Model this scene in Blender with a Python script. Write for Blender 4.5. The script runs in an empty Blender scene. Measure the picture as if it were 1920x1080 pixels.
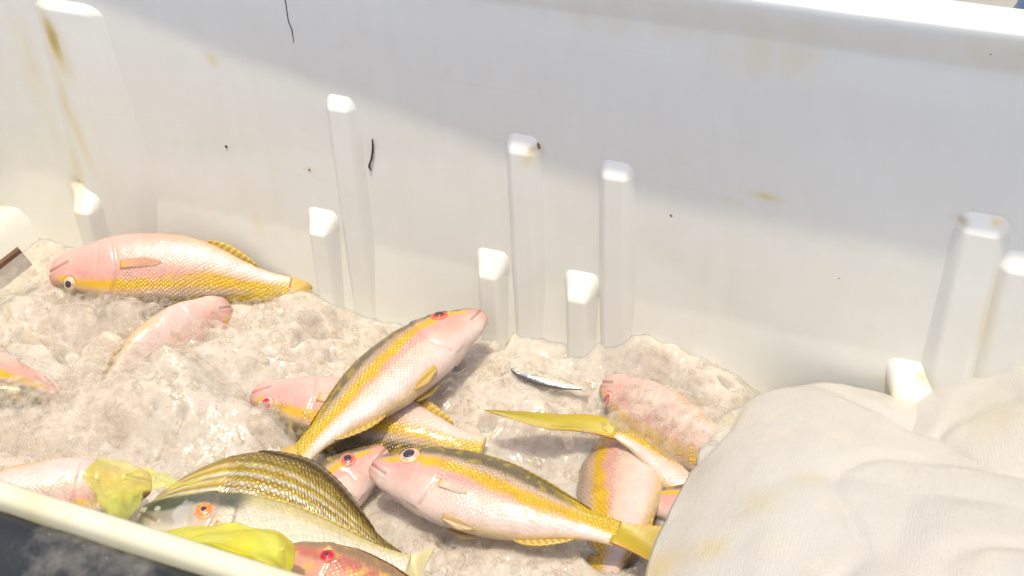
import bpy, math, random
import numpy as np
from mathutils import Matrix, Vector

random.seed(7)
rng = np.random.default_rng(11)
SC = bpy.context.scene
COL = SC.collection

# ------------------------------------------------------------------ camera
# world: back wall of the bin is the plane y = 0, x runs to the right along it, z is up, z = 0 is the ice level
F = 2454.449
R = np.array([[0.91786409, 0.19896383, -0.34342235],
              [0.39426492, -0.556522, 0.73132649],
              [-0.04561457, -0.80665771, -0.58925602]])
CAM = np.array([0.59247706, -1.1598941, 1.01297414])
cam_data = bpy.data.cameras.new("camera")
cam_data.sensor_width = 36.0
cam_data.lens = F / 1920 * 36.0
cam_data.clip_start = 0.02
cam_data.clip_end = 500
cam_data.dof.use_dof = True
cam_data.dof.focus_distance = 1.47
cam_data.dof.aperture_fstop = 16.0
cam = bpy.data.objects.new("camera", cam_data)
COL.objects.link(cam)
Mc = Matrix.Identity(4)
for i in range(3):
    Mc[i][0], Mc[i][1], Mc[i][2], Mc[i][3] = R[i][0], -R[i][1], -R[i][2], CAM[i]
cam.matrix_world = Mc
SC.camera = cam
SC.cycles.transparent_max_bounces = 40

# ------------------------------------------------------------------ light
SUN = np.array([0.08, -0.23, 0.95]); SUN /= np.linalg.norm(SUN)
world = bpy.data.worlds.new("World"); SC.world = world; world.use_nodes = True
wt = world.node_tree
sky = wt.nodes.new("ShaderNodeTexSky"); sky.sky_type = 'NISHITA'; sky.sun_disc = False
sky.sun_elevation = math.asin(SUN[2]); sky.sun_rotation = math.atan2(SUN[0], SUN[1])
sky.dust_density = 4.0; sky.air_density = 1.0; sky.ozone_density = 0.6
bg = wt.nodes["Background"]; bg.inputs[1].default_value = 0.15
wt.links.new(sky.outputs[0], bg.inputs[0])
sd = bpy.data.lights.new("sun", 'SUN'); sd.energy = 2.2; sd.angle = math.radians(0.5); sd.color = (1.0, 0.89, 0.64)
so = bpy.data.objects.new("sun", sd); COL.objects.link(so)
so.rotation_mode = 'QUATERNION'; so.rotation_quaternion = Vector(SUN).to_track_quat('Z', 'Y')
SC.view_settings.view_transform = 'Standard'; SC.view_settings.look = 'None'
SC.view_settings.exposure = 0.40; SC.view_settings.gamma = 1.0

# ------------------------------------------------------------------ measuring helpers
def ray(px, py):
    d = R @ np.array([px - 960.0, py - 540.0, F]); return d / np.linalg.norm(d)
def pz(px, py, z):
    d = ray(px, py); return CAM + d * (z - CAM[2]) / d[2]
def pw(px, py, y=0.0):
    d = ray(px, py); return CAM + d * (y - CAM[1]) / d[1]
def unit(v):
    v = np.asarray(v, float); return v / np.linalg.norm(v)

# ------------------------------------------------------------------ numpy noise
def _hash(i, j, k):
    n = (i * 374761393 + j * 668265263 + k * 2147483647 + 1013) & 0xffffffff
    n = ((n ^ (n >> 13)) * 1274126177) & 0xffffffff
    return ((n ^ (n >> 16)) & 0xffff) / 65535.0
def vnoise(p):
    p = np.asarray(p, float); i = np.floor(p).astype(np.int64); f = p - i; f = f * f * (3 - 2 * f)
    r = 0
    for a in (0, 1):
        for b in (0, 1):
            for c in (0, 1):
                w = (f[..., 0] if a else 1 - f[..., 0]) * (f[..., 1] if b else 1 - f[..., 1]) * (f[..., 2] if c else 1 - f[..., 2])
                r = r + w * _hash(i[..., 0] + a, i[..., 1] + b, i[..., 2] + c)
    return r
def fbm(p, o=4):
    p = np.asarray(p, float); r = 0; a = 0.5
    for k in range(o):
        r = r + a * vnoise(p + k * 17.3); p = p * 2.03; a *= 0.5
    return r / (1 - 0.5 ** o)
def sstep(a, b, x):
    t = np.clip((x - a) / (b - a), 0, 1); return t * t * (3 - 2 * t)
def pch(xs, ys):
    xs = np.asarray(xs, float); ys = np.asarray(ys, float)
    h = np.diff(xs); d = np.diff(ys) / h; m = np.zeros_like(ys)
    m[0], m[-1] = d[0], d[-1]
    for i in range(1, len(xs) - 1):
        if d[i - 1] * d[i] > 0:
            w1 = 2 * h[i] + h[i - 1]; w2 = h[i] + 2 * h[i - 1]
            m[i] = (w1 + w2) / (w1 / d[i - 1] + w2 / d[i])
    def f(x):
        x = np.clip(np.asarray(x, float), xs[0], xs[-1]); i = np.clip(np.searchsorted(xs, x) - 1, 0, len(h) - 1)
        t = (x - xs[i]) / h[i]
        return ((2 * t**3 - 3 * t**2 + 1) * ys[i] + (t**3 - 2 * t**2 + t) * h[i] * m[i]
                + (-2 * t**3 + 3 * t**2) * ys[i + 1] + (t**3 - t**2) * h[i] * m[i + 1])
    return f

# ------------------------------------------------------------------ objects helpers
def mesh_np(name, V, Q, mat=None, parent=None, color=None, uv=None, smooth=True):
    V = np.asarray(V, np.float32); Q = [tuple(int(v) for v in q) for q in Q] if not isinstance(Q, np.ndarray) else Q
    me = bpy.data.meshes.new(name)
    if isinstance(Q, np.ndarray):
        n, k = Q.shape
        me.vertices.add(len(V)); me.vertices.foreach_set("co", V.ravel())
        me.loops.add(n * k); me.loops.foreach_set("vertex_index", Q.astype(np.int32).ravel())
        me.polygons.add(n); me.polygons.foreach_set("loop_start", np.arange(0, n * k, k, dtype=np.int32))
        me.update(calc_edges=True); me.validate()
    else:
        me.from_pydata(V.tolist(), [], Q); me.update()
    if smooth:
        me.polygons.foreach_set("use_smooth", [True] * len(me.polygons))
    if color is not None:
        a = me.color_attributes.new("pigment", 'FLOAT_COLOR', 'POINT')
        c = np.ones((len(V), 4), np.float32); c[:, :np.shape(color)[1]] = color
        a.data.foreach_set("color", c.ravel())
    if uv is not None:
        l = me.uv_layers.new(name="UVMap")
        idx = np.zeros(len(me.loops), np.int32); me.loops.foreach_get("vertex_index", idx)
        l.data.foreach_set("uv", np.asarray(uv, np.float32)[idx].ravel())
    if mat: me.materials.append(mat)
    o = bpy.data.objects.new(name, me); COL.objects.link(o)
    if parent is not None: o.parent = parent
    return o
def tag(o, label=None, cat=None, group=None, kind=None):
    if label: o["label"] = label
    if cat: o["category"] = cat
    if group: o["group"] = group
    if kind: o["kind"] = kind
    return o
def empty(name, M=None):
    o = bpy.data.objects.new(name, None); COL.objects.link(o); o.empty_display_size = 0.02
    if M is not None: o.matrix_world = M
    return o
def grid_quads(nu, nv, wrap_v=False):
    i = np.arange(nu - 1)[:, None]; j = np.arange(nv if wrap_v else nv - 1)[None, :]
    j2 = (j + 1) % nv
    return np.stack([i * nv + j, i * nv + j2, (i + 1) * nv + j2, (i + 1) * nv + j], -1).reshape(-1, 4)
def slab(P, Nn, th):
    """closed thin solid from a grid of points P[nu,nv,3], normals, half thickness th[nu,nv]"""
    nu, nv = P.shape[:2]
    A = (P + Nn * th[..., None]).reshape(-1, 3); B = (P - Nn * th[..., None]).reshape(-1, 3)
    q = grid_quads(nu, nv); n = nu * nv
    Q = [q, q[:, ::-1] + n]
    ring = [i * nv for i in range(nu)] + [(nu - 1) * nv + j for j in range(1, nv)] + [i * nv + nv - 1 for i in range(nu - 2, -1, -1)] + [j for j in range(nv - 2, 0, -1)]
    r = np.array(ring); r2 = np.roll(r, -1)
    Q.append(np.stack([r, r2, r2 + n, r + n], -1))
    return np.vstack([A, B]), np.vstack(Q)
def grid_normals(P):
    du = np.gradient(P, axis=0); dv = np.gradient(P, axis=1)
    n = np.cross(du, dv); return n / (np.linalg.norm(n, axis=-1, keepdims=True) + 1e-12)

# ------------------------------------------------------------------ materials
def new_mat(name):
    m = bpy.data.materials.new(name); m.use_nodes = True
    return m, m.node_tree, m.node_tree.nodes["Principled BSDF"]
def N(nt, t, **kw):
    n = nt.nodes.new(t)
    for k, v in kw.items(): setattr(n, k, v)
    return n
def mixc(nt, a, b, fac, mode='MIX'):
    m = N(nt, "ShaderNodeMix", data_type='RGBA', blend_type=mode)
    for s, v in ((m.inputs[6], a), (m.inputs[7], b), (m.inputs[0], fac)):
        if hasattr(v, 'links'): nt.links.new(v, s)
        else: s.default_value = v if isinstance(v, (int, float)) else (*v, 1)
    return m.outputs[2]
def noise(nt, scale, detail=3, rough=.5, vec=None):
    n = N(nt, "ShaderNodeTexNoise"); n.inputs["Scale"].default_value = scale; n.inputs["Detail"].default_value = detail
    n.inputs["Roughness"].default_value = rough
    if vec is None:
        tc = N(nt, "ShaderNodeTexCoord"); vec = tc.outputs["Object"]
    nt.links.new(vec, n.inputs["Vector"]); return n.outputs[0]
def ramp(nt, src, stops):
    r = N(nt, "ShaderNodeValToRGB"); nt.links.new(src, r.inputs[0])
    e = r.color_ramp.elements
    while len(e) < len(stops): e.new(0.5)
    for k, (p, c) in enumerate(stops):
        e[k].position = p; e[k].color = (*c, 1) if not isinstance(c, (int, float)) else (c, c, c, 1)
    return r.outputs[0]
def bump(nt, src, strength, dist, bs, prev=None):
    b = N(nt, "ShaderNodeBump"); b.inputs["Strength"].default_value = strength; b.inputs["Distance"].default_value = dist
    nt.links.new(src, b.inputs["Height"])
    if prev is not None: nt.links.new(prev, b.inputs["Normal"])
    if bs is not None: nt.links.new(b.outputs[0], bs.inputs["Normal"])
    return b.outputs[0]
def simple(name, col, rough=.5, var=.12, scale=60, bumpd=0.0005, spec=.5, metal=0):
    m, nt, b = new_mat(name)
    n = noise(nt, scale, 4)
    c2 = tuple(x * (1 - var * 2) for x in col)
    nt.links.new(mixc(nt, c2, col, ramp(nt, n, [(.3, 0), (.6, 1)])), b.inputs["Base Color"])
    b.inputs["Roughness"].default_value = rough; b.inputs["Specular IOR Level"].default_value = spec; b.inputs["Metallic"].default_value = metal
    bump(nt, noise(nt, scale * 4, 2), .4, bumpd, b)
    return m

# white polyethylene of the bin: pigment attribute carries the stains and the painted sun warmth
def plastic_mat():
    m, nt, b = new_mat("bin_plastic")
    at = N(nt, "ShaderNodeAttribute", attribute_name="pigment")
    n = noise(nt, 7, 5, .6)
    c = mixc(nt, at.outputs[0], (.74, .72, .66), ramp(nt, n, [(.45, 0), (.8, .35)]))
    geo = N(nt, "ShaderNodeTexCoord"); mp = N(nt, "ShaderNodeMapping"); mp.inputs["Scale"].default_value = (60, 60, 2.5)
    nt.links.new(geo.outputs["Object"], mp.inputs[0])
    st = noise(nt, 1.0, 3, .6, mp.outputs[0])
    c = mixc(nt, c, (.70, .69, .62), ramp(nt, st, [(.55, 0), (.8, .22)]))
    for rot, sc, amt in ((.5, (3, 3, 420), .08), (-.9, (5, 5, 520), .07), (1.3, (4, 4, 480), .06)):
        m2 = N(nt, "ShaderNodeMapping"); m2.inputs["Rotation"].default_value = (0, rot, 0); m2.inputs["Scale"].default_value = sc
        nt.links.new(geo.outputs["Object"], m2.inputs[0])
        c = mixc(nt, c, (.52, .50, .45), ramp(nt, noise(nt, 1.0, 1, .5, m2.outputs[0]), [(.70, 0), (.76, amt)]))
    c = mixc(nt, c, (.66, .58, .38), ramp(nt, noise(nt, 26, 6, .7), [(.60, 0), (.80, .30)]))
    nt.links.new(c, b.inputs["Base Color"])
    b.inputs["Roughness"].default_value = .42
    b.inputs["Specular IOR Level"].default_value = .35
    bp = bump(nt, noise(nt, 9, 2), .35, .004, None)
    bump(nt, noise(nt, 420, 2), .12, .0006, b, bp)
    return m
def skin_mat(name, scale_size, relief=1.0, rough=.24, glitter=0.0):
    m, nt, b = new_mat(name)
    at = N(nt, "ShaderNodeAttribute", attribute_name="pigment")
    uv = N(nt, "ShaderNodeUVMap", uv_map="UVMap")
    mp = N(nt, "ShaderNodeMapping"); mp.inputs["Rotation"].default_value = (0, 0, math.radians(45))
    mp.inputs["Scale"].default_value = (1 / scale_size, 1 / scale_size, 1)
    nt.links.new(uv.outputs[0], mp.inputs[0])
    vo = N(nt, "ShaderNodeTexVoronoi", voronoi_dimensions='2D'); vo.inputs["Randomness"].default_value = .36; vo.inputs["Scale"].default_value = 1
    nt.links.new(mp.outputs[0], vo.inputs["Vector"])
    edge = ramp(nt, vo.outputs["Distance"], [(.25, 1), (.62, 0)])
    hd = N(nt, "ShaderNodeMath", operation='MULTIPLY')
    nt.links.new(at.outputs["Alpha"], hd.inputs[0]); nt.links.new(edge, hd.inputs[1])
    lum = mixc(nt, (.80, .76, .70), (1.05, 1.04, 1.03), edge)
    def amul(k):
        q = N(nt, 'ShaderNodeMath', operation='MULTIPLY'); nt.links.new(at.outputs['Alpha'], q.inputs[0]); q.inputs[1].default_value = k; return q.outputs[0]
    c = mixc(nt, at.outputs[0], lum, amul(.42), 'MULTIPLY')
    # each scale its own slight tint
    rc = N(nt, "ShaderNodeSeparateColor"); nt.links.new(vo.outputs["Color"], rc.inputs[0])
    tint = mixc(nt, (.86, .86, .84), (1.1, 1.08, 1.04), rc.outputs[0])
    c = mixc(nt, c, tint, amul(.6), 'MULTIPLY')
    nt.links.new(c, b.inputs["Base Color"])
    b.inputs["Roughness"].default_value = rough
    b.inputs["Specular IOR Level"].default_value = .6
    b.inputs["Subsurface Weight"].default_value = .12
    b.inputs["Subsurface Radius"].default_value = (.006, .003, .002)
    b.inputs["Coat Weight"].default_value = .35; b.inputs["Coat Roughness"].default_value = .12
    if glitter:
        mt = N(nt, "ShaderNodeMath", operation='MULTIPLY'); nt.links.new(rc.outputs[1], mt.inputs[0]); mt.inputs[1].default_value = glitter
        nt.links.new(mt.outputs[0], b.inputs["Metallic"])
    p = bump(nt, edge, .6 * relief, .0012, None); nt.links.new(amul(.75 * relief), p.node.inputs['Strength'])
    p = bump(nt, rc.outputs[2], .4 * relief, .0009, None, p); nt.links.new(amul(.55 * relief), p.node.inputs['Strength'])
    p = bump(nt, noise(nt, 260, 3), .25, .0012, None, p)
    bump(nt, noise(nt, 45, 3), .5, .003, b, p)
    return m
def fin_mat():
    m, nt, b = new_mat("fin_membrane")
    at = N(nt, "ShaderNodeAttribute", attribute_name="pigment")
    nt.links.new(at.outputs[0], b.inputs["Base Color"])
    b.inputs["Roughness"].default_value = .38; b.inputs["Coat Weight"].default_value = .15
    tr = N(nt, "ShaderNodeBsdfTransparent"); mx = N(nt, "ShaderNodeMixShader")
    nt.links.new(at.outputs["Alpha"], mx.inputs[0]); nt.links.new(tr.outputs[0], mx.inputs[1]); nt.links.new(b.outputs[0], mx.inputs[2])
    nt.links.new(mx.outputs[0], nt.nodes["Material Output"].inputs[0])
    b.inputs["Subsurface Weight"].default_value = .3; b.inputs["Subsurface Radius"].default_value = (.004, .003, .001)
    bump(nt, noise(nt, 300, 2), .3, .001, b)
    return m
PLASTIC = plastic_mat()
SKIN = skin_mat("snapper_skin", .0037, .8, .24)
SKIN_STRIPED = skin_mat("striped_skin", .0050, 1.8, .28, .30)
SKIN_SMOOTH = skin_mat("smooth_skin", .0042, .45, .26)
SKIN_SILVER = skin_mat("silver_skin", .003, .2, .22, .3)
FIN = fin_mat()
PUPIL = simple("pupil_cloudy", (.05, .045, .075), .14, .2, 400)
IRIS = {}
def iris(name, col):
    if name not in IRIS: IRIS[name] = simple("iris_" + name, col, .12, .2, 300)
    return IRIS[name]

# ------------------------------------------------------------------ SETTING: ground
def ground():
    m, nt, b = new_mat("dock_concrete")
    n = noise(nt, 3, 6, .6)
    nt.links.new(ramp(nt, n, [(.3, (.30, .28, .25)), (.7, (.42, .40, .36))]), b.inputs["Base Color"])
    b.inputs["Roughness"].default_value = .85
    bump(nt, noise(nt, 60, 4), .5, .004, b)
    s = 60.0
    xs = np.linspace(-s, s, 25); X, Y = np.meshgrid(xs, xs, indexing='ij')
    V = np.stack([X, Y, np.full_like(X, -.50)], -1).reshape(-1, 3)
    o = mesh_np("ground", V, grid_quads(25, 25), m); tag(o, kind="structure")
ground()

# ------------------------------------------------------------------ FISH BIN
XL, XR, YF = -.735, 1.05, -.785
ZR = .489
def stain_warmth_amt(P):
    """(amount yellow, amount brown) by place on the plastic"""
    X, Y, Z = P[:, 0], P[:, 1], P[:, 2]
    y = np.zeros(len(P)); br = np.zeros(len(P))
    nz = fbm(P * np.array([60, 60, 22]) + 3.1, 4); nf = fbm(P * 140 + 9, 3)
    def blob(px, py, sx, sz, amt, tilt=0., b=False, rag=.8):
        c = pw(px, py); dx = X - c[0]; dz = Z - c[2]; dx = dx - tilt * dz
        g = np.exp(-(dx / sx) ** 2 - (dz / sz) ** 2) * amt * np.clip(1 + rag * (nz - .5) * 4, 0, 2)
        near = (np.abs(Y) < .16)
        if b: br[:] = np.maximum(br, g * near)
        else: y[:] = np.maximum(y, g * near)
    blob(112, 70, .009, .022, 1.0, -.2, True)
    blob(112, 80, .014, .035, .9, -.2)
    blob(138, 200, .010, .075, .75, -.15)
    blob(150, 330, .016, .05, .45)
    blob(12, 350, .012, .05, 1.0, -.3)
    blob(25, 395, .018, .02, .8)
    blob(60, 120, .02, .1, .25)
    blob(1180, 45, .12, .014, 0.15); blob(1450, 50, .14, .012, 0.18); blob(1600, 70, .10, .012, 0.16); blob(1440, 105, .05, .02, .35)
    blob(1860, 95, .05, .02, 0.21)
    blob(1002, 275, .006, .004, .9, 0, True, .4); blob(997, 290, .008, .01, .6)
    blob(1380, 380, .012, .0025, .6, 0, False); blob(1440, 366, .02, .0025, .6); blob(1490, 360, .012, .002, .5)
    blob(490, 420, .006, .03, .3); blob(580, 320, .005, .006, .6); blob(555, 435, .006, .01, .5); blob(400, 110, .008, .008, .5)
    blob(1805, 408, .006, .004, .8, 0, True); blob(1870, 412, .006, .004, .6); blob(1700, 720, .04, .012, .6); blob(1740, 700, .012, .006, .7, 0, True)
    blob(1850, 640, .012, .08, .35); blob(485, 380, .05, .12, .10)
    # low wall: dull yellow tide stain, plus the sunlit wall's warmth painted in
    y[:] = np.maximum(y, .09 * sstep(.32, .05, Z + .06 * (fbm(P * 6, 2) - .5)) * (nz + .5))
    return np.clip(y, 0, 1), np.clip(br, 0, 1), nz, nf
def plastic_color(P):
    y, br, nz, nf = stain_warmth_amt(P)
    base = np.array([.775, .79, .772]); yel = np.array([.72, .55, .16]); brn = np.array([.40, .29, .06])
    c = base[None] * (1 - .05 * (nz[:, None] - .4))
    c = c * (1 - .75 * y[:, None]) + yel * .75 * y[:, None]
    c = c * (1 - .8 * br[:, None]) + brn * .8 * br[:, None]
    fl = (sstep(-.74, -.775, P[:, 1]) * sstep(.44, .47, P[:, 2]) * (.7 + .5 * (nz - .4)))[:, None]
    return c * (1 - fl) + np.array([.60, .55, .33]) * fl
bin_root = empty("fish_bin", Matrix.Translation((0.15, -.39, -.50)))
tag(bin_root, "white plastic insulated fish bin with ribbed walls, open and half full of ice", "fish bin")
def bin_part(name, V, Q, mat=PLASTIC, color=True, smooth=True):
    V = np.asarray(V, float); c = plastic_color(V) if color else None
    return mesh_np(name, V - np.array([.15, -.39, -.50]), Q, mat, bin_root, c, None, smooth)

def ring_pts(inset, z, step=.006, rad=.06):
    """rounded rectangle, inset > 0 goes inwards"""
    x0, x1, y0, y1 = XL + inset, XR - inset, YF + inset, 0 - inset
    r = max(rad - inset, .012)
    pts = []
    nx, ny, na = 150, 70, 10
    def line(a, b, n):
        for t in np.linspace(0, 1, n, endpoint=False): pts.append((a[0] + (b[0] - a[0]) * t, a[1] + (b[1] - a[1]) * t))
    def arc(cx, cy, a0):
        for t in np.linspace(0, 1, na, endpoint=False):
            a = a0 + t * math.pi / 2; pts.append((cx + r * math.cos(a), cy + r * math.sin(a)))
    line((x1 - r, y1), (x0 + r, y1), nx); arc(x0 + r, y1 - r, math.pi / 2)
    line((x0, y1 - r), (x0, y0 + r), ny); arc(x0 + r, y0 + r, math.pi)
    line((x0 + r, y0), (x1 - r, y0), nx); arc(x1 - r, y0 + r, 1.5 * math.pi)
    line((x1, y0 + r), (x1, y1 - r), ny); arc(x1 - r, y1 - r, 0)
    return np.array([(p[0], p[1], z) for p in pts])
def shell():
    prof = [(-.0 + .03 * max(0, (.1 - z) / .4), z) for z in np.linspace(-.30, .452, 110)]   # slight draft low down
    prof += [(.002, .456), (.0015, .464), (.0032, .470), (.0042, .480), (.0036, .4865), (.0008, .489), (-.005, .489), (-.0085, .487), (-.0095, .482), (-.0095, .470), (-.0095, .40), (-.0095, .20), (-.0095, -.1), (-.0095, -.46)]
    rings = [ring_pts(i, z) for i, z in prof]
    n = len(rings[0]); V = np.vstack(rings)
    # gentle waviness of the moulded walls and of the lip
    w = (fbm(V * np.array([2.2, 2.2, 2.6]) + 5, 2) - .5)
    inside = sstep(.46, .40, V[:, 2])
    back = sstep(-.1, 0, V[:, 1]) * (V[:, 1] < .003)
    V[:, 1] -= back * inside * (.012 * np.abs(w))
    lip = sstep(.40, .47, V[:, 2])
    V[:, 2] += lip * .007 * (fbm(V[:, [0, 1, 0]] * np.array([5, 3, 0]) + 1.7, 3) - .5)
    Q = grid_quads(len(rings), n, True)
    b0 = len(V); V = np.vstack([V, [[.15, -.39, -.30]]])
    cap = np.array([[j, (j + 1) % n, b0, b0] for j in range(n)])
    faces = [tuple(q) for q in Q] + [(int(c[1]), int(c[0]), b0) for c in cap]
    bin_part("wall", V, faces)
shell()

def rib(cx, ztop, w, depth, facet, zbot=-.14, flare=1.0, tilt=0., taper=.25, base_y=.004):
    """moulded vertical rib with a sloping top facet, on the back wall"""
    rows = []
    us = np.linspace(-.5, .5, 33)
    base_w = w * 2.1
    def dep(u):                # trapezoid with rounded shoulders
        a = np.abs(u) * base_w
        return sstep(base_w * .5, w * .34, a)
    zs = [ztop + .004, ztop] + list(np.linspace(ztop - facet * .12, ztop - facet * .95, 8)) + [ztop - facet, ztop - facet * 1.06] + list(np.linspace(ztop - facet * 1.25, zbot, 40))
    V = []
    for z in zs:
        d = np.clip((ztop - z) / facet, 0, 1)
        d = d if d < .93 else .93 + (d - .93) * .4
        grow = 1 + taper * np.clip((ztop - facet - z) / .5, 0, 1)
        fl = 1 + (flare - 1) * (1 - np.clip((ztop - z) / facet, 0, 1))
        for u in us:
            x = cx + tilt * (ztop - z) + u * base_w * fl * (1 if z > ztop - facet else grow)
            V.append((x, base_y - (depth * d * grow * dep(u)) - (.0065 if d > 0 else 0) * 0 , z))
    return np.array(V), grid_quads(len(zs), len(us))
def add_rib(px, py, w, depth, facet, flare=1.0, **kw):
    p = pw(px, py, 0)
    V, Q = rib(p[0], p[2], w, depth, facet, flare=flare, **kw)
    bin_part("rib", V, Q)
# upper, taller ribs (pixel of the top of the sloping facet)
add_rib(636, 166, .026, .017, .024)
add_rib(980, 240, .026, .017, .028)
add_rib(1158, 290, .026, .017, .026)
add_rib(1852, 385, .034, .019, .028, tilt=-.02)
add_rib(1932, 460, .034, .019, .028, tilt=-.02)
# lower, deeper ribs
add_rib(604, 382, .025, .028, .034, flare=1.35)
add_rib(924, 455, .025, .028, .038, flare=1.35)
add_rib(1092, 498, .025, .028, .038, flare=1.35)
add_rib(1722, 672, .034, .040, .042, flare=1.3)
# broad rib beside the left corner
add_rib(122, -18, .075, .014, .026)
add_rib(168, 345, .028, .026, .03, flare=1.2, base_y=-.006)
# ledge in the left corner
def ledge():
    ny = 40; nx = 14
    prof = [(0, .008), (.006, -.002), (.018, -.010), (.028, -.017), (.034, -.026), (.040, -.04), (.05, -.08), (.07, -.16)]
    zl = pw(40, 385, -.03)[2]
    V = []
    for y in np.linspace(.004, -.78, ny):
        for (dx, dz) in prof: V.append((XL - .004 + dx, y, zl + dz + .05 * sstep(0, -.5, y) * 0))
    bin_part("ledge", V, grid_quads(ny, len(prof)))
ledge()
# broad white flange of the rear rim
def flange():
    prof = [(.0098, .470), (.0098, .4815), (.014, .4845), (.03, .486), (.058, .4865), (.066, .483), (.069, .474), (.069, .40)]
    V = []; nx = 120
    for x in np.linspace(XL - .01, XR + .01, nx):
        dz = .006 * (fbm(np.array([[x * 5, .2, 0]]) + 4, 3)[0] - .5)
        for (dy, z) in prof: V.append((x, dy, z + dz))
    bin_part("rim_flange", V, grid_quads(nx, len(prof)))
flange()
# black rubber bumper along the front
def bumper():
    m, nt, b = new_mat("black_rubber")
    n = noise(nt, 14, 5, .65); n2 = noise(nt, 90, 4, .7)
    c = mixc(nt, (.018, .02, .023), (.33, .31, .27), ramp(nt, n, [(.52, 0), (.72, .55)]))
    c = mixc(nt, c, (.55, .54, .50), ramp(nt, n2, [(.66, 0), (.74, .8)]))
    nt.links.new(c, b.inputs["Base Color"]); b.inputs["Roughness"].default_value = .38
    bump(nt, n2, .4, .002, b)
    prof = [(-.0097, .430), (-.0097, .474), (-.012, .480), (-.020, .4815), (-.034, .477), (-.046, .469), (-.050, .464), (-.0515, .459), (-.053, .455), (-.058, .4535), (-.066, .454), (-.071, .451), (-.074, .445), (-.076, .43), (-.078, .30), (-.078, .10)]
    nx = 160; V = []
    for x in np.linspace(XL, XR, nx):
        w = .0016 * (fbm(np.array([[x * 9, 0, 0]]), 3)[0] - .5) + .0008 * (vnoise(np.array([[x * 90, 3., 0]]))[0] - .5)
        for (dy, z) in prof: V.append((x, YF + dy + w, z + w))
    bin_part("rubber_bumper", V, grid_quads(nx, len(prof)), m, False)
bumper()

# ------------------------------------------------------------------ SHADE STRIP (unseen, added to cast the soft shade on the upper wall)
def shade_strip():
    zc = 1.12
    edge_px = [(-500, -110), (-100, -40), (150, 4), (400, 104), (700, 205), (940, 290), (1130, 352), (1300, 402), (1500, 446), (1780, 494), (2100, 535), (2500, 590)]
    front = []
    for p in edge_px:
        q = pw(*p); front.append(q + SUN * (zc - q[2]) / SUN[2])
    front = np.array(front); nv = 8
    front[0] = front[1] + (front[1] - front[2]) / (front[2] - front[1])[0] * 1.0
    front[-1] = front[-2] + (front[-2] - front[-3]) / (front[-2] - front[-3])[0] * 1.1
    yb = -(zc - .474) * (-SUN[1] / SUN[2])          # rear edge: its shade ends at the lip of the bin
    P = np.zeros((len(front), nv, 3))
    for j in range(nv):
        t = j / (nv - 1); P[:, j] = front; P[:, j, 1] += (np.maximum(yb, front[:, 1] + .02) - front[:, 1]) * t; P[:, j, 2] += .003 * math.sin(t * 3.1)
    root = empty("shade_strip", Matrix.Translation(tuple(front[6])))
    tag(root, "unseen strip on poles, added and shaped to shade the upper back wall", "shade_strip")
    V, Q = slab(P, grid_normals(P), np.full(P.shape[:2], .0012))
    mat = simple("canvas", (.62, .60, .55), .8, .05)
    mesh_np("shade_panel", V - front[6], Q, mat, root)
    pm = simple("pole_metal", (.5, .5, .5), .35, .1)
    for i, j in ((0, 0), (11, 0), (0, nv - 1), (11, nv - 1)):
        b = P[i, j]; a = np.linspace(0, 2 * math.pi, 12, endpoint=False)
        x, y = b[0] + (-.6 if i == 1 else .9), b[1]
        x = b[0] if j else x
        rings = [np.stack([b[0] + .014 * np.cos(a), b[1] + (.9 if j == 0 else 0) * 0 + .014 * np.sin(a), np.full(12, z)], -1) for z in (-.5, .6, 1.2, b[2] - .002)]
        V = np.vstack(rings)
        mesh_np("pole", V - front[6], grid_quads(4, 12, True), pm, root)
shade_strip()
# blue drum standing behind the bin
def drum():
    c = pw(1935, -2, .62); c[2] = -.5; r = .29
    root = empty("plastic_drum", Matrix.Translation((c[0] + r * .92, c[1] + r * .6, -.5)))
    tag(root, "blue plastic drum standing behind the rear rim of the bin", "drum")
    m = simple("blue_plastic", (.03, .16, .42), .35, .1, 20)
    a = np.linspace(0, 2 * math.pi, 48, endpoint=False)
    prof = [(.26, 0), (.285, .02), (.29, .05), (.29, .27), (.298, .29), (.298, .32), (.29, .34), (.29, .60), (.298, .62), (.298, .65), (.29, .67), (.29, .84), (.28, .875), (.262, .885), (.258, .88), (.25, .865), (.0, .865)]
    V = np.vstack([np.stack([rr * np.cos(a), rr * np.sin(a), np.full(48, z)], -1) for rr, z in prof])
    mesh_np("body", V, grid_quads(len(prof), 48, True), m, root)
    for s in (-1, 1):
        prof2 = [(.03, 0), (.03, .014), (.024, .018), (.0, .018)]
        V = np.vstack([np.stack([.14 * s + rr * np.cos(a[::2]), rr * np.sin(a[::2]), np.full(24, .865 + z)], -1) for rr, z in prof2])
        mesh_np("bung", V, grid_quads(len(prof2), 24, True), m, root)
drum()

# ------------------------------------------------------------------ ICE
MOUNDS = []   # (x, y, radius_x, radius_y, height)
def mound(px, py, rx, ry, h, z=0.0):
    p = pz(px, py, z); MOUNDS.append((p[0], p[1], rx, ry, h))
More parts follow.
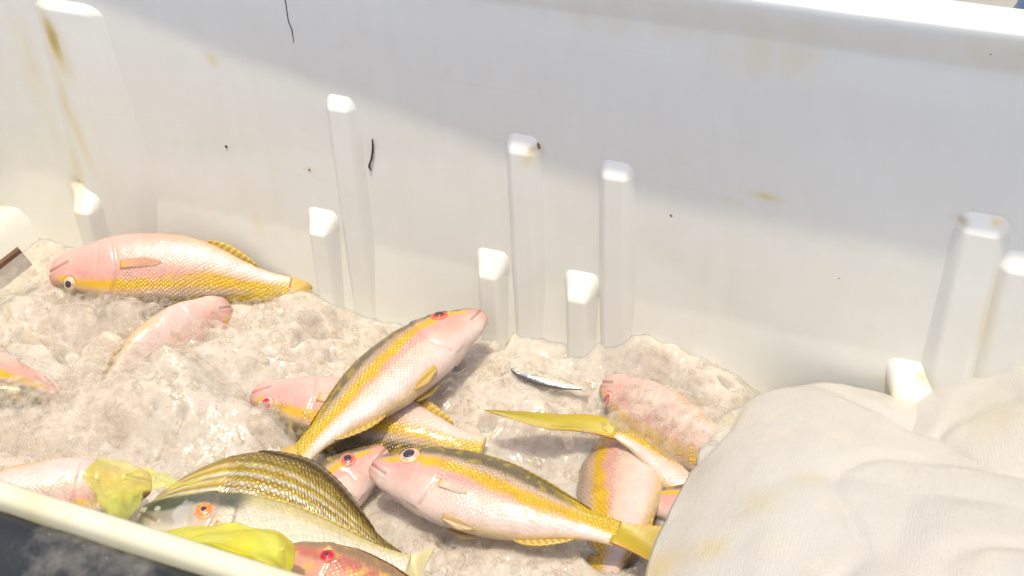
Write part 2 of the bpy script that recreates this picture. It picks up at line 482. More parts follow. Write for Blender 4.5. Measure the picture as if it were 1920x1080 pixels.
# left heap, over and around the buried fishes
mound(60, 600, .07, .06, .045); mound(250, 760, .09, .05, .04); mound(350, 800, .08, .05, .045); mound(400, 690, .07, .06, .04)
mound(60, 690, .05, .05, .03); mound(520, 640, .06, .05, .03); mound(550, 590, .05, .03, .025); mound(110, 800, .05, .04, .01)
mound(480, 800, .04, .03, .02)
mound(215, 655, .03, .018, .03); mound(330, 730, .035, .018, .035); mound(270, 700, .012, .01, .015); mound(400, 640, .025, .015, .025)
mound(230, 585, .05, .018, .03); mound(340, 590, .05, .016, .025); mound(440, 590, .05, .02, .02); mound(140, 570, .035, .016, .02); mound(590, 575, .04, .03, .02)
mound(950, 720, .12, .08, .022); mound(1050, 650, .12, .05, .02); mound(1330, 750, .06, .05, .045); mound(1240, 715, .04, .03, .02); mound(1200, 690, .06, .04, .04)
mound(1000, 780, .05, .03, .012); mound(1340, 800, .05, .05, .04)
mound(790, 1050, .05, .05, .016); mound(900, 1075, .07, .05, .018); mound(1050, 1085, .07, .045, .024); mound(760, 970, .03, .03, .015)
mound(1000, 850, .05, .03, -.02)
def ice_h(x, y):
    z = np.full(np.shape(x), -.012)
    for (cx, cy, rx, ry, h) in MOUNDS:
        z = z + h * np.exp(-((x - cx) / rx) ** 2 - ((y - cy) / ry) ** 2)
    z = z + .035 * sstep(.35, .7, x)
    P = np.stack([x, y, np.zeros_like(x)], -1)
    z = z + .018 * (fbm(P * 16 + 2, 3) - .5) + .006 * (fbm(P * 50 + 8, 3) - .5)
    r = np.abs(vnoise(P * 95 + 4) - .5)
    z = z + .004 * (r - .25)
    z = z - .016 * sstep(.66, .82, fbm(P * 26 + 40, 2))
    return z
def ice_mat(base=False):
    m, nt, b = new_mat("crushed_ice" if not base else "packed_ice")
    n = noise(nt, 22, 4)
    b.inputs["Roughness"].default_value = .1 if not base else .2
    b.inputs["IOR"].default_value = 1.31
    b.inputs["Specular IOR Level"].default_value = .7
    def facets(scale, seed):
        tc = N(nt, "ShaderNodeTexCoord"); ad = N(nt, "ShaderNodeVectorMath", operation='MULTIPLY_ADD')
        nt.links.new(tc.outputs["Object"], ad.inputs[0]); ad.inputs[1].default_value = (scale,) * 3; ad.inputs[2].default_value = (seed, seed * 2, 0)
        vo = N(nt, "ShaderNodeTexVoronoi"); vo.inputs["Scale"].default_value = 1; nt.links.new(ad.outputs[0], vo.inputs["Vector"])
        df = N(nt, "ShaderNodeVectorMath", operation='SUBTRACT'); nt.links.new(ad.outputs[0], df.inputs[0]); nt.links.new(vo.outputs["Position"], df.inputs[1])
        rc = N(nt, "ShaderNodeVectorMath", operation='SUBTRACT'); nt.links.new(vo.outputs["Color"], rc.inputs[0]); rc.inputs[1].default_value = (.5, .5, .5)
        dt = N(nt, "ShaderNodeVectorMath", operation='DOT_PRODUCT'); nt.links.new(df.outputs[0], dt.inputs[0]); nt.links.new(rc.outputs[0], dt.inputs[1])
        return dt.outputs["Value"]
    if base:
        nt.links.new(ramp(nt, n, [(.3, (.53, .475, .42)), (.5, (.55, .50, .445)), (.7, (.57, .53, .48))]), b.inputs["Base Color"])
        b.inputs["Subsurface Weight"].default_value = 1.0; b.inputs["Subsurface Radius"].default_value = (.03, .022, .015); b.inputs["Subsurface Scale"].default_value = 1
        b.inputs["Coat Weight"].default_value = .6; b.inputs["Coat Roughness"].default_value = .035; b.inputs["Coat IOR"].default_value = 1.33
        p = bump(nt, facets(95, 1.3), .20, .010, None)
        p = bump(nt, facets(260, 4.1), .22, .004, None, p)
        p = bump(nt, noise(nt, 60, 3), .3, .006, b, p)
        q = bump(nt, facets(150, 7.7), .8, .007, None); q = bump(nt, facets(520, 2.6), 1.0, .003, None, q)
        nt.links.new(q, b.inputs["Coat Normal"])
    else:
        p = bump(nt, facets(330, 2.2), .5, .003, None)
        p = bump(nt, noise(nt, 200, 3), .4, .003, None, p)
        tr = N(nt, "ShaderNodeBsdfTransparent"); tr.inputs[0].default_value = (.985, .975, .955, 1)
        tl = N(nt, "ShaderNodeBsdfTranslucent"); tl.inputs[0].default_value = (.97, .94, .90, 1)
        df = N(nt, "ShaderNodeBsdfDiffuse"); df.inputs[0].default_value = (.92, .89, .84, 1); nt.links.new(p, df.inputs["Normal"])
        gl = N(nt, "ShaderNodeBsdfGlossy"); gl.inputs["Roughness"].default_value = .03; nt.links.new(p, gl.inputs["Normal"])
        m1 = N(nt, "ShaderNodeMixShader"); m1.inputs[0].default_value = .45; nt.links.new(df.outputs[0], m1.inputs[1]); nt.links.new(tl.outputs[0], m1.inputs[2])
        lw = N(nt, "ShaderNodeLayerWeight"); lw.inputs[0].default_value = .3
        m2 = N(nt, "ShaderNodeMixShader"); nt.links.new(ramp(nt, lw.outputs["Facing"], [(.1, .05), (1, .30)]), m2.inputs[0]); nt.links.new(tr.outputs[0], m2.inputs[1]); nt.links.new(m1.outputs[0], m2.inputs[2])
        lf = N(nt, "ShaderNodeLayerWeight"); lf.inputs[0].default_value = .5; nt.links.new(p, lf.inputs["Normal"])
        fr = N(nt, "ShaderNodeMapRange"); fr.inputs[3].default_value = .05; fr.inputs[4].default_value = .6
        pw_ = N(nt, "ShaderNodeMath", operation='POWER'); nt.links.new(lf.outputs["Facing"], pw_.inputs[0]); pw_.inputs[1].default_value = 3.0
        nt.links.new(pw_.outputs[0], fr.inputs[0])
        gb = N(nt, "ShaderNodeNewGeometry"); iv = N(nt, "ShaderNodeMath", operation='SUBTRACT'); iv.inputs[0].default_value = 1; nt.links.new(gb.outputs["Backfacing"], iv.inputs[1])
        fm = N(nt, "ShaderNodeMath", operation='MULTIPLY'); nt.links.new(fr.outputs[0], fm.inputs[0]); nt.links.new(iv.outputs[0], fm.inputs[1])
        m3 = N(nt, "ShaderNodeMixShader"); nt.links.new(fm.outputs[0], m3.inputs[0]); nt.links.new(m2.outputs[0], m3.inputs[1]); nt.links.new(gl.outputs[0], m3.inputs[2])
        nt.links.new(m3.outputs[0], nt.nodes["Material Output"].inputs[0])
    return m
ICE_BASE = ice_mat(True); ICE = ice_mat(False)
def ice_bed():
    xs = np.arange(XL + .012, XR - .012, .0035); ys = np.arange(YF + .014, -.004, .0035)
    X, Y = np.meshgrid(xs, ys, indexing='ij'); Z = ice_h(X, Y)
    o = mesh_np("ice_bed", np.stack([X, Y, Z], -1).reshape(-1, 3), grid_quads(len(xs), len(ys)), ICE_BASE)
    tag(o, "packed bed of melting crushed ice filling the white fish bin", "ice", kind="stuff")
ice_bed()
def shard_proto(k):
    r = np.random.default_rng(100 + k)
    base = np.array([(1, 0, 0), (-1, 0, 0), (0, 1, 0), (0, -1, 0), (0, 0, 1), (0, 0, -1), (.6, .6, .6), (-.6, .6, .6), (.6, -.6, .6), (-.6, -.6, .6), (.6, .6, -.6), (-.6, .6, -.6), (.6, -.6, -.6), (-.6, -.6, -.6)], float)
    base = base * r.uniform(.7, 1.25, (14, 1)) + r.normal(0, .1, (14, 3))
    import bmesh
    bm = bmesh.new()
    for v in base: bm.verts.new(v)
    res = bmesh.ops.convex_hull(bm, input=bm.verts)
    bm.verts.ensure_lookup_table(); bm.verts.index_update()
    V = np.array([v.co[:] for v in bm.verts]); Fc = np.array([[v.index for v in f.verts] for f in bm.faces if len(f.verts) == 3])
    bm.free(); return V, Fc
PROTO = [shard_proto(k) for k in range(12)]
def rand_rot(n, r):
    q = r.normal(size=(n, 4)); q /= np.linalg.norm(q, axis=1, keepdims=True)
    w, x, y, z = q.T
    return np.stack([np.stack([1 - 2 * (y * y + z * z), 2 * (x * y - z * w), 2 * (x * z + y * w)], -1),
                     np.stack([2 * (x * y + z * w), 1 - 2 * (x * x + z * z), 2 * (y * z - x * w)], -1),
                     np.stack([2 * (x * z - y * w), 2 * (y * z + x * w), 1 - 2 * (x * x + y * y)], -1)], 1)
def scatter(n, xr, yr, smin, smax, lift, r, keep=None):
    VV, QQ, off = [], [], 0
    x = r.uniform(*xr, n); y = r.uniform(*yr, n)
    if keep is not None:
        k = keep(x, y); x, y = x[k], y[k]
    n = len(x)
    s = smin * (smax / smin) ** (r.uniform(0, 1, n) ** 2.2)
    z = ice_h(x, y) + s * lift
    Rm = rand_rot(n, r); asp = np.stack([np.ones(n), r.uniform(.45, 1, n), r.uniform(.3, .8, n)], -1)
    pid = r.integers(0, len(PROTO), n)
    for k in range(len(PROTO)):
        idx = np.where(pid == k)[0]
        if not len(idx): continue
        V, Fc = PROTO[k]
        W = np.einsum('nij,nvj->nvi', Rm[idx], V[None] * (asp[idx] * s[idx, None])[:, None, :]) + np.stack([x[idx], y[idx], z[idx]], -1)[:, None, :]
        Q = Fc[None] + (np.arange(len(idx)) * len(V))[:, None, None] + off
        VV.append(W.reshape(-1, 3)); QQ.append(Q.reshape(-1, 3)); off += len(idx) * len(V)
    return np.vstack(VV), np.vstack(QQ)
def ice_shards():
    r = np.random.default_rng(5)
    V1, Q1 = scatter(9000, (XL + .02, .75), (-.5, -.022), .0018, .009, .05, r)
    V2, Q2 = scatter(520, (-.66, .62), (-.46, -.025), .009, .018, .0, r)
    Vs, Qs = [V1, V2], [Q1, Q2 + len(V1)]
    # chips heaped over the half buried fishes
    for (px, py, z, rx, ry, n, h) in ((300, 570, .032, .12, .02, 420, .016), (250, 690, .035, .07, .055, 420, .016), (110, 560, .035, .03, .03, 130, .016), (560, 560, .022, .03, .02, 120, .014),
                                   (520, 760, .028, .03, .02, 120, .012), (1230, 745, .040, .055, .03, 420, .016), (1290, 770, .045, .04, .02, 200, .016), (1290, 800, .055, .03, .03, 160, .016), (60, 730, .02, .05, .03, 160, .014), (140, 900, .075, .05, .03, 160, .012), (1110, 800, .03, .03, .02, 100, .01)):
        c = pz(px, py, z); off = sum(len(v) for v in Vs)
        n = n // 5
        k = r.normal(size=(n, 3)) * np.array([rx, ry, 0]) * .6; k[:, 2] = h * (r.uniform(0, 1, n) - .7)
        P0 = c + k; P0[:, 1] = np.minimum(P0[:, 1], -.012); P0[:, 2] = np.maximum(P0[:, 2], ice_h(P0[:, 0], P0[:, 1]))
        s_ = .0025 * (4.0 ** (r.uniform(0, 1, n) ** 1.6)); Rm = rand_rot(n, r)
        for q in range(n):
            V, Fc = PROTO[q % 12]
            Vs.append((V * np.array([1, .75, .55]) * s_[q]) @ Rm[q].T + P0[q]); Qs.append(Fc + off); off += len(V)
    o = mesh_np("ice_shards", np.vstack(Vs), np.vstack(Qs), ICE, smooth=False)
    tag(o, "loose glassy ice chips strewn over the packed ice", "ice", kind="stuff")
ice_shards()
def slush():
    m, nt, b = new_mat("melting_slush")
    n = noise(nt, 30, 4)
    nt.links.new(ramp(nt, n, [(.3, (.74, .67, .60)), (.7, (.80, .75, .69))]), b.inputs["Base Color"])
    b.inputs["Roughness"].default_value = .12; b.inputs["IOR"].default_value = 1.31
    p = bump(nt, noise(nt, 110, 3), .5, .004, None); p = bump(nt, noise(nt, 420, 2), .4, .0016, b, p)
    b.inputs["Coat Weight"].default_value = .8; b.inputs["Coat Roughness"].default_value = .03; nt.links.new(p, b.inputs["Coat Normal"])
    tl = N(nt, "ShaderNodeBsdfTranslucent"); tl.inputs[0].default_value = (.97, .93, .87, 1)
    m1 = N(nt, "ShaderNodeMixShader"); m1.inputs[0].default_value = .4; nt.links.new(b.outputs[0], m1.inputs[1]); nt.links.new(tl.outputs[0], m1.inputs[2])
    tr = N(nt, "ShaderNodeBsdfTransparent"); tr.inputs[0].default_value = (.99, .98, .97, 1)
    mx = N(nt, "ShaderNodeMixShader"); nt.links.new(ramp(nt, noise(nt, 70, 4, .6), [(.35, .12), (.65, .58)]), mx.inputs[0])
    nt.links.new(tr.outputs[0], mx.inputs[1]); nt.links.new(m1.outputs[0], mx.inputs[2]); nt.links.new(mx.outputs[0], nt.nodes["Material Output"].inputs[0])
    xs = np.arange(XL + .02, .62, .003); ys = np.arange(-.5, -.008, .003)
    X, Y = np.meshgrid(xs, ys, indexing='ij'); G = ice_h(X, Y); H = np.full(X.shape, -.2)
    for (px, py, z, rx, ry) in ((300, 577, .040, .15, .020), (260, 680, .052, .085, .060), (120, 575, .045, .035, .030), (555, 565, .032, .05, .025),
                                (495, 765, .034, .030, .022), (1250, 735, .056, .055, .030), (1310, 765, .065, .05, .03), (1180, 775, .045, .03, .012),
                                (50, 735, .040, .08, .040), (150, 900, .085, .05, .035)):
        c = pz(px, py, z); d2 = ((X - c[0]) / rx) ** 2 + ((Y - c[1]) / ry) ** 2
        H = np.maximum(H, z - .016 * d2 - .02 * np.maximum(0, d2 - 1) ** 2)
    P = np.stack([X, Y, 0 * X], -1)
    H = H + .016 * (fbm(P * 32 + 5, 3) - .5) + .007 * (fbm(P * 120 + 1, 2) - .5)
    V = np.stack([X, Y, H], -1).reshape(-1, 3); keep = (H > G - .002).ravel()
    Q = grid_quads(len(xs), len(ys)); Q = Q[keep[Q].any(1)]
    used = np.unique(Q); mp = np.full(len(V), -1); mp[used] = np.arange(len(used))
    o = mesh_np("slush", V[used], mp[Q], m); tag(o, "wet translucent slush melting over the half buried fishes", "ice", kind="stuff")
slush()

# ------------------------------------------------------------------ FISH
PROF = {
 'snapper': dict(s=[0, .012, .035, .08, .15, .25, .36, .5, .65, .8, .92, 1.0],
   T=[.018, .040, .056, .080, .110, .142, .158, .152, .124, .082, .055, .050],
   B=[-.030, -.050, -.066, -.090, -.110, -.140, -.155, -.156, -.134, -.086, -.056, -.052],
   W=[.010, .022, .032, .048, .066, .080, .085, .080, .064, .040, .022, .016]),
 'deep': dict(s=[0, .012, .035, .08, .15, .25, .36, .5, .65, .8, .92, 1.0],
   T=[.012, .035, .062, .110, .165, .222, .255, .250, .205, .125, .070, .055],
   B=[-.018, -.034, -.054, -.085, -.120, -.150, -.165, -.165, -.140, -.090, -.058, -.052],
   W=[.010, .022, .034, .052, .072, .088, .093, .086, .066, .040, .022, .016]),
 'bait': dict(s=[0, .02, .06, .12, .2, .3, .45, .6, .75, .88, 1.0],
   T=[.005, .022, .040, .055, .066, .075, .078, .070, .055, .038, .026],
   B=[-.006, -.024, -.046, -.070, -.092, -.108, -.110, -.092, -.062, -.038, -.026],
   W=[.005, .014, .024, .033, .040, .045, .046, .038, .026, .016, .010]),
}
def lerp(a, b, t): return a * (1 - t[:, None]) + np.asarray(b)[None] * t[:, None]
def paint_snapper(s, h, P, o):
    nz = fbm(P * 90 + o.get('seed', 0), 4); nb = fbm(P * 22 + o.get('seed', 0) + 7, 3)
    sp = vnoise(P * 150 + 31)
    c = np.tile(np.array([.88, .70, .65]), (len(s), 1))                       # belly
    hw = h + .10 * (nb - .5) + .12 * (nz - .5)
    c = lerp(c, (.84, .60, .44), sstep(-.62, -.30, hw) * sstep(.05, .2, s) * .55)   # peach flank
    c = lerp(c, (.86, .46, .44), sstep(-.22, -.02, hw) * sstep(1.0, .6, s))           # pink band
    hs = .34 - .24 * sstep(.1, .85, s); wd = .14 + .12 * sstep(.4, .9, s)
    c = lerp(c, (.60, .48, .38), sstep(.24, .40, hw) * .9)                     # lavender-tan over the stripe
    c = lerp(c, (.72, .44, .34), sstep(.30, .40, hw) * sstep(.62, .5, hw) * sstep(.6, .2, s) * .8)
    bk = sstep(.48, .66, hw) * o.get('back', 1.0)
    c = lerp(c, (.17, .135, .06), bk * .95)                                     # olive back
    c = lerp(c, (.50, .36, .03), bk * sstep(.62, .78, sp) * .8)                 # yellow spots on the back
    st = np.exp(-(((hw - hs) / wd) ** 2) * 1.1) * sstep(.015, .10, s) * (.55 + .9 * nb) * (.6 + .8 * nz)
    c = lerp(c, (.84, .52, .004), np.clip(st * 1.5, 0, 1))                     # yellow lateral stripe
    tail = sstep(.80, 1.0, s + .16 * hw)
    c = lerp(c, (.76, .53, .008), tail * .9)
    ch = np.exp(-((s - .16) / .07) ** 2 - ((h + .25) / .40) ** 2)
    c = lerp(c, (.90, .42, .36), ch * .85)                                       # rosy cheek
    sn = sstep(.07, .0, s); c = lerp(c, (.74, .34, .28), sn * .8)              # red lips
    c = lerp(c, (.78, .56, .12), np.exp(-((h + .97) / .10) ** 2) * .5 * sstep(.3, .5, s))
    c = c * (1 + .30 * (nz[:, None] - .5))
    pk = o.get('pink', 0)
    if pk: c = lerp(c, (.90, .47, .41), np.full(len(s), pk) * sstep(.75, .4, s) * sstep(-.1, .1, -h + .1 + nb - .5))
    return c
def paint_striped(s, h, P, o):
    nz = fbm(P * 90, 4); nb = fbm(P * 14 + 3, 3)
    c = np.tile(np.array([.80, .74, .58]), (len(s), 1))
    hw = h + .05 * (nb - .5)
    c = lerp(c, (.54, .385, .03), sstep(-.62, -.45, hw))
    k = np.sin((hw * 32 + .6 * s) + 1.2 * (nz - .5))
    c = lerp(c, (.70, .70, .68), sstep(.25, .8, k) * sstep(-.7, -.4, hw) * sstep(.85, .45, hw) * .8)
    c = lerp(c, (.30, .19, .02), sstep(-.3, -.85, k) * sstep(-.6, -.3, hw) * .75)
    c = lerp(c, (.15, .10, .02), sstep(.60, .93, hw) * .85)
    c = lerp(c, (.22, .14, .03), sstep(.8, .95, s) * .8)
    return c * (1 + .35 * (nz[:, None] - .5))
def paint_pale(s, h, P, o):
    nz = fbm(P * 60 + 5, 4); nb = fbm(P * 30 + 2, 3)
    c = np.tile(np.array([.84, .77, .62]), (len(s), 1))
    hw = h + .12 * (nb - .5)
    c = lerp(c, (.72, .62, .24), sstep(.35, .75, hw) * .8)
    hd = sstep(.36, .28, s)
    c = lerp(c, (.50, .46, .36), hd * sstep(-.5, 0, hw) * .8)
    c = lerp(c, (.36, .33, .29), sstep(.24, .16, s) * sstep(-.7, -.2, hw) * .9)
    c = lerp(c, (.09, .105, .07), sstep(.42, .34, s) * sstep(.24, .42, hw + .25 * sstep(.2, .1, s)) * .95)
    c = lerp(c, (.17, .15, .13), sstep(.07, .02, s) * .8)
    c = lerp(c, (.78, .80, .78), hd * sstep(.55, .62, nz) * sstep(.3, 0, s) * .9)
    c = lerp(c, (.80, .46, .30), np.exp(-((s - .27) / .05) ** 2 - ((h + .1) / .4) ** 2) * .6)
    c = lerp(c, (.20, .14, .08), np.exp(-((s - .37 + .05 * h * h) / .006) ** 2) * .7 * (np.abs(h) < .45))
    return c * (1 + .2 * (nz[:, None] - .5))
def paint_red(s, h, P, o):
    nz = fbm(P * 80 + 5, 4)
    c = np.tile(np.array([.82, .42, .30]), (len(s), 1))
    c = lerp(c, (.86, .62, .48), sstep(-.2, -.7, h))
    c = lerp(c, (.58, .12, .07), sstep(.1, .35, h) * sstep(.8, .5, h) * .7)
    c = lerp(c, (.34, .22, .10), sstep(.5, .75, h) * .9)
    c = lerp(c, (.74, .52, .10), sstep(.55, .68, nz) * .7)
    return c * (1 + .4 * (nz[:, None] - .5))
def paint_bait(s, h, P, o):
    nz = fbm(P * 150 + 5, 3)
    c = np.tile(np.array([.66, .66, .66]), (len(s), 1))
    c = lerp(c, (.10, .115, .14), sstep(.25, .7, h) * .95)
    c = lerp(c, (.78, .74, .60), sstep(-.2, -.5, h))
    c = lerp(c, (.16, .13, .10), sstep(.07, 0, s) * .8)
    return c * (1 + .2 * (nz[:, None] - .5))
PAINT = dict(snapper=paint_snapper, striped=paint_striped, pale=paint_pale, red=paint_red, bait=paint_bait)

def make_fish(label, hp, hz, tp, tz, dorsal=1, roll=0., prof='snapper', paint='snapper', skin=None, thick=1.0, depth=1.0,
              kv=0., ky=0., eye=(.125, .36, .027), iris_col=('rosy', (.72, .14, .10)), ring_col=(.80, .52, .42), pupil=.5,
              fins=('dorsal', 'anal', 'pectoral', 'pelvic', 'tail'), tail=dict(), name="fish", cat="fish", group=None,
              fin_col=(.74, .52, .12), o=None, lean=.55, res=(150, 88), mouth=True, gill=True, open_mouth=0.):
    o = o or {}
    H = pz(hp[0], hp[1], hz); T = pz(tp[0], tp[1], tz)
    L = np.linalg.norm(T - H); a = (T - H) / L
    mid = (H + T) / 2
    n = lean * np.array([0, 0, 1.]) + (1 - lean) * unit(CAM - mid)
    n = unit(n - a * (n @ a))
    up = R @ np.array([0, -1., 0])
    c, s_ = math.cos(math.radians(roll)), math.sin(math.radians(roll))
    d = np.cross(a, n); ys = 1
    if (d @ up) * dorsal < 0: d = -d; ys = -1
    # roll turns the visible flank towards the back (+) or the belly (-)
    n2 = c * n + s_ * (-d); d2 = c * d + s_ * n
    # visible flank is local +y * ys
    yax = n2 * ys; zax = d2
    M = Matrix.Identity(4)
    for i in range(3): M[i][0], M[i][1], M[i][2], M[i][3] = a[i], yax[i], zax[i], H[i]
    root = empty(name, M); tag(root, label, cat, group)
    pr = PROF[prof]; fT, fB, fW = pch(pr['s'], np.array(pr['T']) * depth), pch(pr['s'], np.array(pr['B']) * depth), pch(pr['s'], np.array(pr['W']) * thick)
    def warp(P):
        P = np.array(P, float); s = np.clip(P[..., 0] / L, -.1, 1.6)
        q = 4 * s * (1 - s); q = np.where(s > 1, -4 * (s - 1), q)
        P[..., 2] += kv * L * q; P[..., 1] += ys * ky * L * q
        return P
    ns, nt_ = res
    s = np.concatenate([[0], np.linspace(0.0, 1, ns - 1) ** 1.35]); s[1] = .0008
    th = np.linspace(0, 2 * math.pi, nt_, endpoint=False) + 1e-4 - math.pi / 2
    S, TH = np.meshgrid(s, th, indexing='ij')
    t_, b_, w_ = fT(S), fB(S), fW(S)
    zc, hh = (t_ + b_) / 2, (t_ - b_) / 2
    r0 = np.where(np.arange(ns) == 0, .02, 1.)[:, None]
    sh, co = np.sin(TH), np.cos(TH)
    Yv = w_ * np.sign(co) * np.abs(co) ** .9 * r0; Zv = zc + hh * sh * r0; Xv = S.copy()
    Hn = (Zv - zc) / np.maximum(hh, 1e-6)
    disp = np.zeros_like(S)
    if mouth:
        # mouth cleft and the jaw bone above it
        mx = np.linspace(0, .085, 40); mz = fB(mx) * .0 + (-.004 - .42 * mx * depth)
        D = np.full(S.shape, 9.)
        for q in range(40): D = np.minimum(D, np.hypot(S - mx[q], Zv - mz[q]))
        disp -= .006 * np.exp(-(D / .0036) ** 2) * (np.abs(co) > .02)
        disp += .0035 * np.exp(-((D - .012) / .006) ** 2)
    if gill:
        se = .285 + .03 * np.cos(np.clip(Hn, -1, 1) * 2.2) - .015
        g = S - se
        disp += .0055 * sstep(-.10, 0, g) * (g < 0) * (np.abs(Hn) < .93) - .004 * np.exp(-(g / .007) ** 2) * (np.abs(Hn) < .9)
        sp = .195 + .02 * np.cos(np.clip(Hn * 1.4, -1.5, 1.5))
        disp -= .0024 * np.exp(-((S - sp) / .005) ** 2) * (Hn < .1) * (Hn > -.9)
    if eye is not None:
        ez_ = (fT(eye[0]) + fB(eye[0])) / 2 + eye[1] * (fT(eye[0]) - fB(eye[0])) / 2
        de = np.hypot(S - eye[0], Zv - ez_) / eye[2]
        disp += .005 * np.exp(-((de - 1.5) / .28) ** 2) - .006 * np.exp(-(de / 1.1) ** 4)
        nz_ = fT(eye[0] * .5) * .55; dn = np.hypot(S - eye[0] * .5, Zv - nz_)
        disp -= .004 * np.exp(-(dn / .005) ** 2)
    P = np.stack([Xv, Yv, Zv], -1)
    nrm = np.stack([np.zeros_like(S), np.cos(TH) / np.maximum(w_, .01), np.sin(TH) / np.maximum(hh, .01)], -1)
    nrm /= np.linalg.norm(nrm, axis=-1, keepdims=True)
    P = P + nrm * disp[..., None]
    lump = (fbm(P * 14 + o.get('seed', 0), 3) - .5) * .006
    P = (P + nrm * lump[..., None]) * L
    col = PAINT[paint](S.ravel(), Hn.ravel(), P.reshape(-1, 3) / L * .28, o)
    if mouth:
        mm = np.exp(-(D / .0045) ** 2).ravel(); col = lerp(col, (.34, .13, .11), mm * .65)
    if gill:
        mm = (np.exp(-(g / .006) ** 2) * (np.abs(Hn) < .85)).ravel(); col = lerp(col, (.62, .34, .28), mm * .28)
    alpha = sstep(.26, .34, S + .03 * Hn) * (.35 + .65 * sstep(-.45, -.05, Hn)) if paint not in ('striped',) else sstep(.24, .32, S)
    alpha = np.append(alpha.ravel(), [0, 0])
    arc = np.cumsum(np.hypot(*(np.diff(np.stack([Yv, Zv], -1) * L, axis=1, prepend=(np.stack([Yv, Zv], -1) * L)[:, :1])).transpose(2, 0, 1)), axis=1)
    UV = np.stack([S * L + .5, arc + .3], -1).reshape(-1, 2)
    V = warp(P).reshape(-1, 3)
    Q = grid_quads(ns, nt_, True)
    c0, c1 = len(V), len(V) + 1
    V = np.vstack([V, V[:nt_].mean(0), V[-nt_:].mean(0)]); col = np.vstack([col, col[0], col[-1]]); UV = np.vstack([UV, UV[0], UV[-1]])
    faces = [tuple(q) for q in Q] + [((j + 1) % nt_, j, c0) for j in range(nt_)] + [((ns - 1) * nt_ + j, (ns - 1) * nt_ + (j + 1) % nt_, c1) for j in range(nt_)]
    faces = [tuple(int(i) for i in f) for f in faces]
    mesh_np("body", V, faces, skin or SKIN, root, np.hstack([col * o.get('val', .70), alpha[:, None]]), UV)
    def ysurf(sv, zv):
        t, b, w = fT(sv), fB(sv), fW(sv); zz, h2 = (t + b) / 2, (t - b) / 2
        return w * np.sqrt(np.clip(1 - ((zv - zz) / h2) ** 2, 0.02, 1)) ** .9
    def fin_obj(nm, P, Nn, thn, cc, fade=.25):
        V, Q = slab(P, Nn, thn); V = warp(V)
        al = (1 - fade * np.linspace(0, 1, P.shape[1])[None, :] ** 1.2 * np.ones(P.shape[:2])).reshape(-1)
        if fade > .5: al = al * (1 - .5 * (np.abs(np.linspace(-1, 1, P.shape[0]))[:, None] ** 4 * np.ones(P.shape[:2])).reshape(-1))
        cc = np.hstack([np.vstack([cc.reshape(-1, 3)] * 2) * .8, np.concatenate([al, al])[:, None]])
        return mesh_np(nm, V, Q, FIN, root, cc)
    fc = np.array(fin_col)
    # --- eyes
    for sd in (1, -1):
        if eye is None: break
        es, eh, er = eye
        t, b = fT(es), fB(es); ez = (t + b) / 2 + eh * (t - b) / 2; ey = ysurf(es, ez)
        cen = np.array([es, sd * ey, ez]) * L
        e = 1e-3
        dzy = (ysurf(es, ez + e) - ysurf(es, ez - e)) / (2 * e); dsy = (ysurf(es + e, ez) - ysurf(es - e, ez)) / (2 * e)
        nn = unit(np.array([-dsy, 1, -dzy]) * np.array([1, sd, 1])); ux = unit(np.cross([0, 0, 1.], nn)); uz = np.cross(nn, ux)
        def dome(rad, flat, lift, nr=9, na=28):
            k = np.linspace(0, 1, nr); aa = np.linspace(0, 2 * math.pi, na, endpoint=False)
            rr = rad * np.sin(k * math.pi / 2 * 1.15); hgt = rad * flat * np.cos(k * math.pi / 2 * 1.15)
            V = cen + (rr[:, None, None] * (np.cos(aa)[None, :, None] * ux + np.sin(aa)[None, :, None] * uz)) + ((hgt + lift)[:, None, None] * nn)
            return warp(V).reshape(-1, 3), grid_quads(nr, na, True)
        R_ = er * L
        V, Q = dome(R_ * 1.22, .30, -R_ * .08); mesh_np("eye_socket", V, Q, iris("ring_%02d%02d%02d" % tuple(int(x * 99) for x in ring_col), ring_col), root)
        V, Q = dome(R_, .42, .0); eo = mesh_np("eye", V, Q, iris(*iris_col), root)
        V, Q = dome(R_ * pupil, .36, R_ * .26); mesh_np("pupil", V, Q, PUPIL, eo)
    # --- dorsal / anal fins, partly folded
    def edge_fin(nm, s0, s1, top, hgt, rays, lean_, colr, k0=.3):
        nu, nv = 60, 8
        u = np.linspace(0, 1, nu)[:, None]; v = np.linspace(0, 1, nv)[None, :]
        sv = s0 + (s1 - s0) * u
        base = (fT if top else fB)(sv) * .985
        env = np.sin(np.clip(u * .94 + .06, 0, 1) * math.pi) ** .55 * (1 - .35 * u)
        saw = 1 - .16 * np.abs(((u * rays) % 1) - .5) * 2
        hh_ = hgt * env * saw
        P = np.stack([(sv + hh_ * v * lean_) * np.ones_like(v), np.zeros((nu, nv)), base + (1 if top else -1) * hh_ * v], -1) * L
        P[..., 1] += ys * L * .012 * np.sin(v * 2) * (1 if top else 1)
        ray_ = (np.cos(u * rays * 2 * math.pi) * .5 + .5) * np.ones_like(v)
        thn = L * (.0016 + .0024 * (1 - v) + .0012 * ray_)
        cc = colr[None, None] * (.72 + .4 * ray_[..., None]) * np.ones((nu, nv, 1))
        fin_obj(nm, P, np.tile(np.array([0, 1., 0]), (nu, nv, 1)), thn, cc)
    if 'dorsal' in fins: edge_fin("dorsal_fin", .33, .88, True, o.get('dors', .013), 20, .9, o.get('dors_col', np.array([.42, .31, .07])))
    if 'anal' in fins: edge_fin("anal_fin", .64, .86, False, .032, 9, .9, o.get('anal_col', fc))
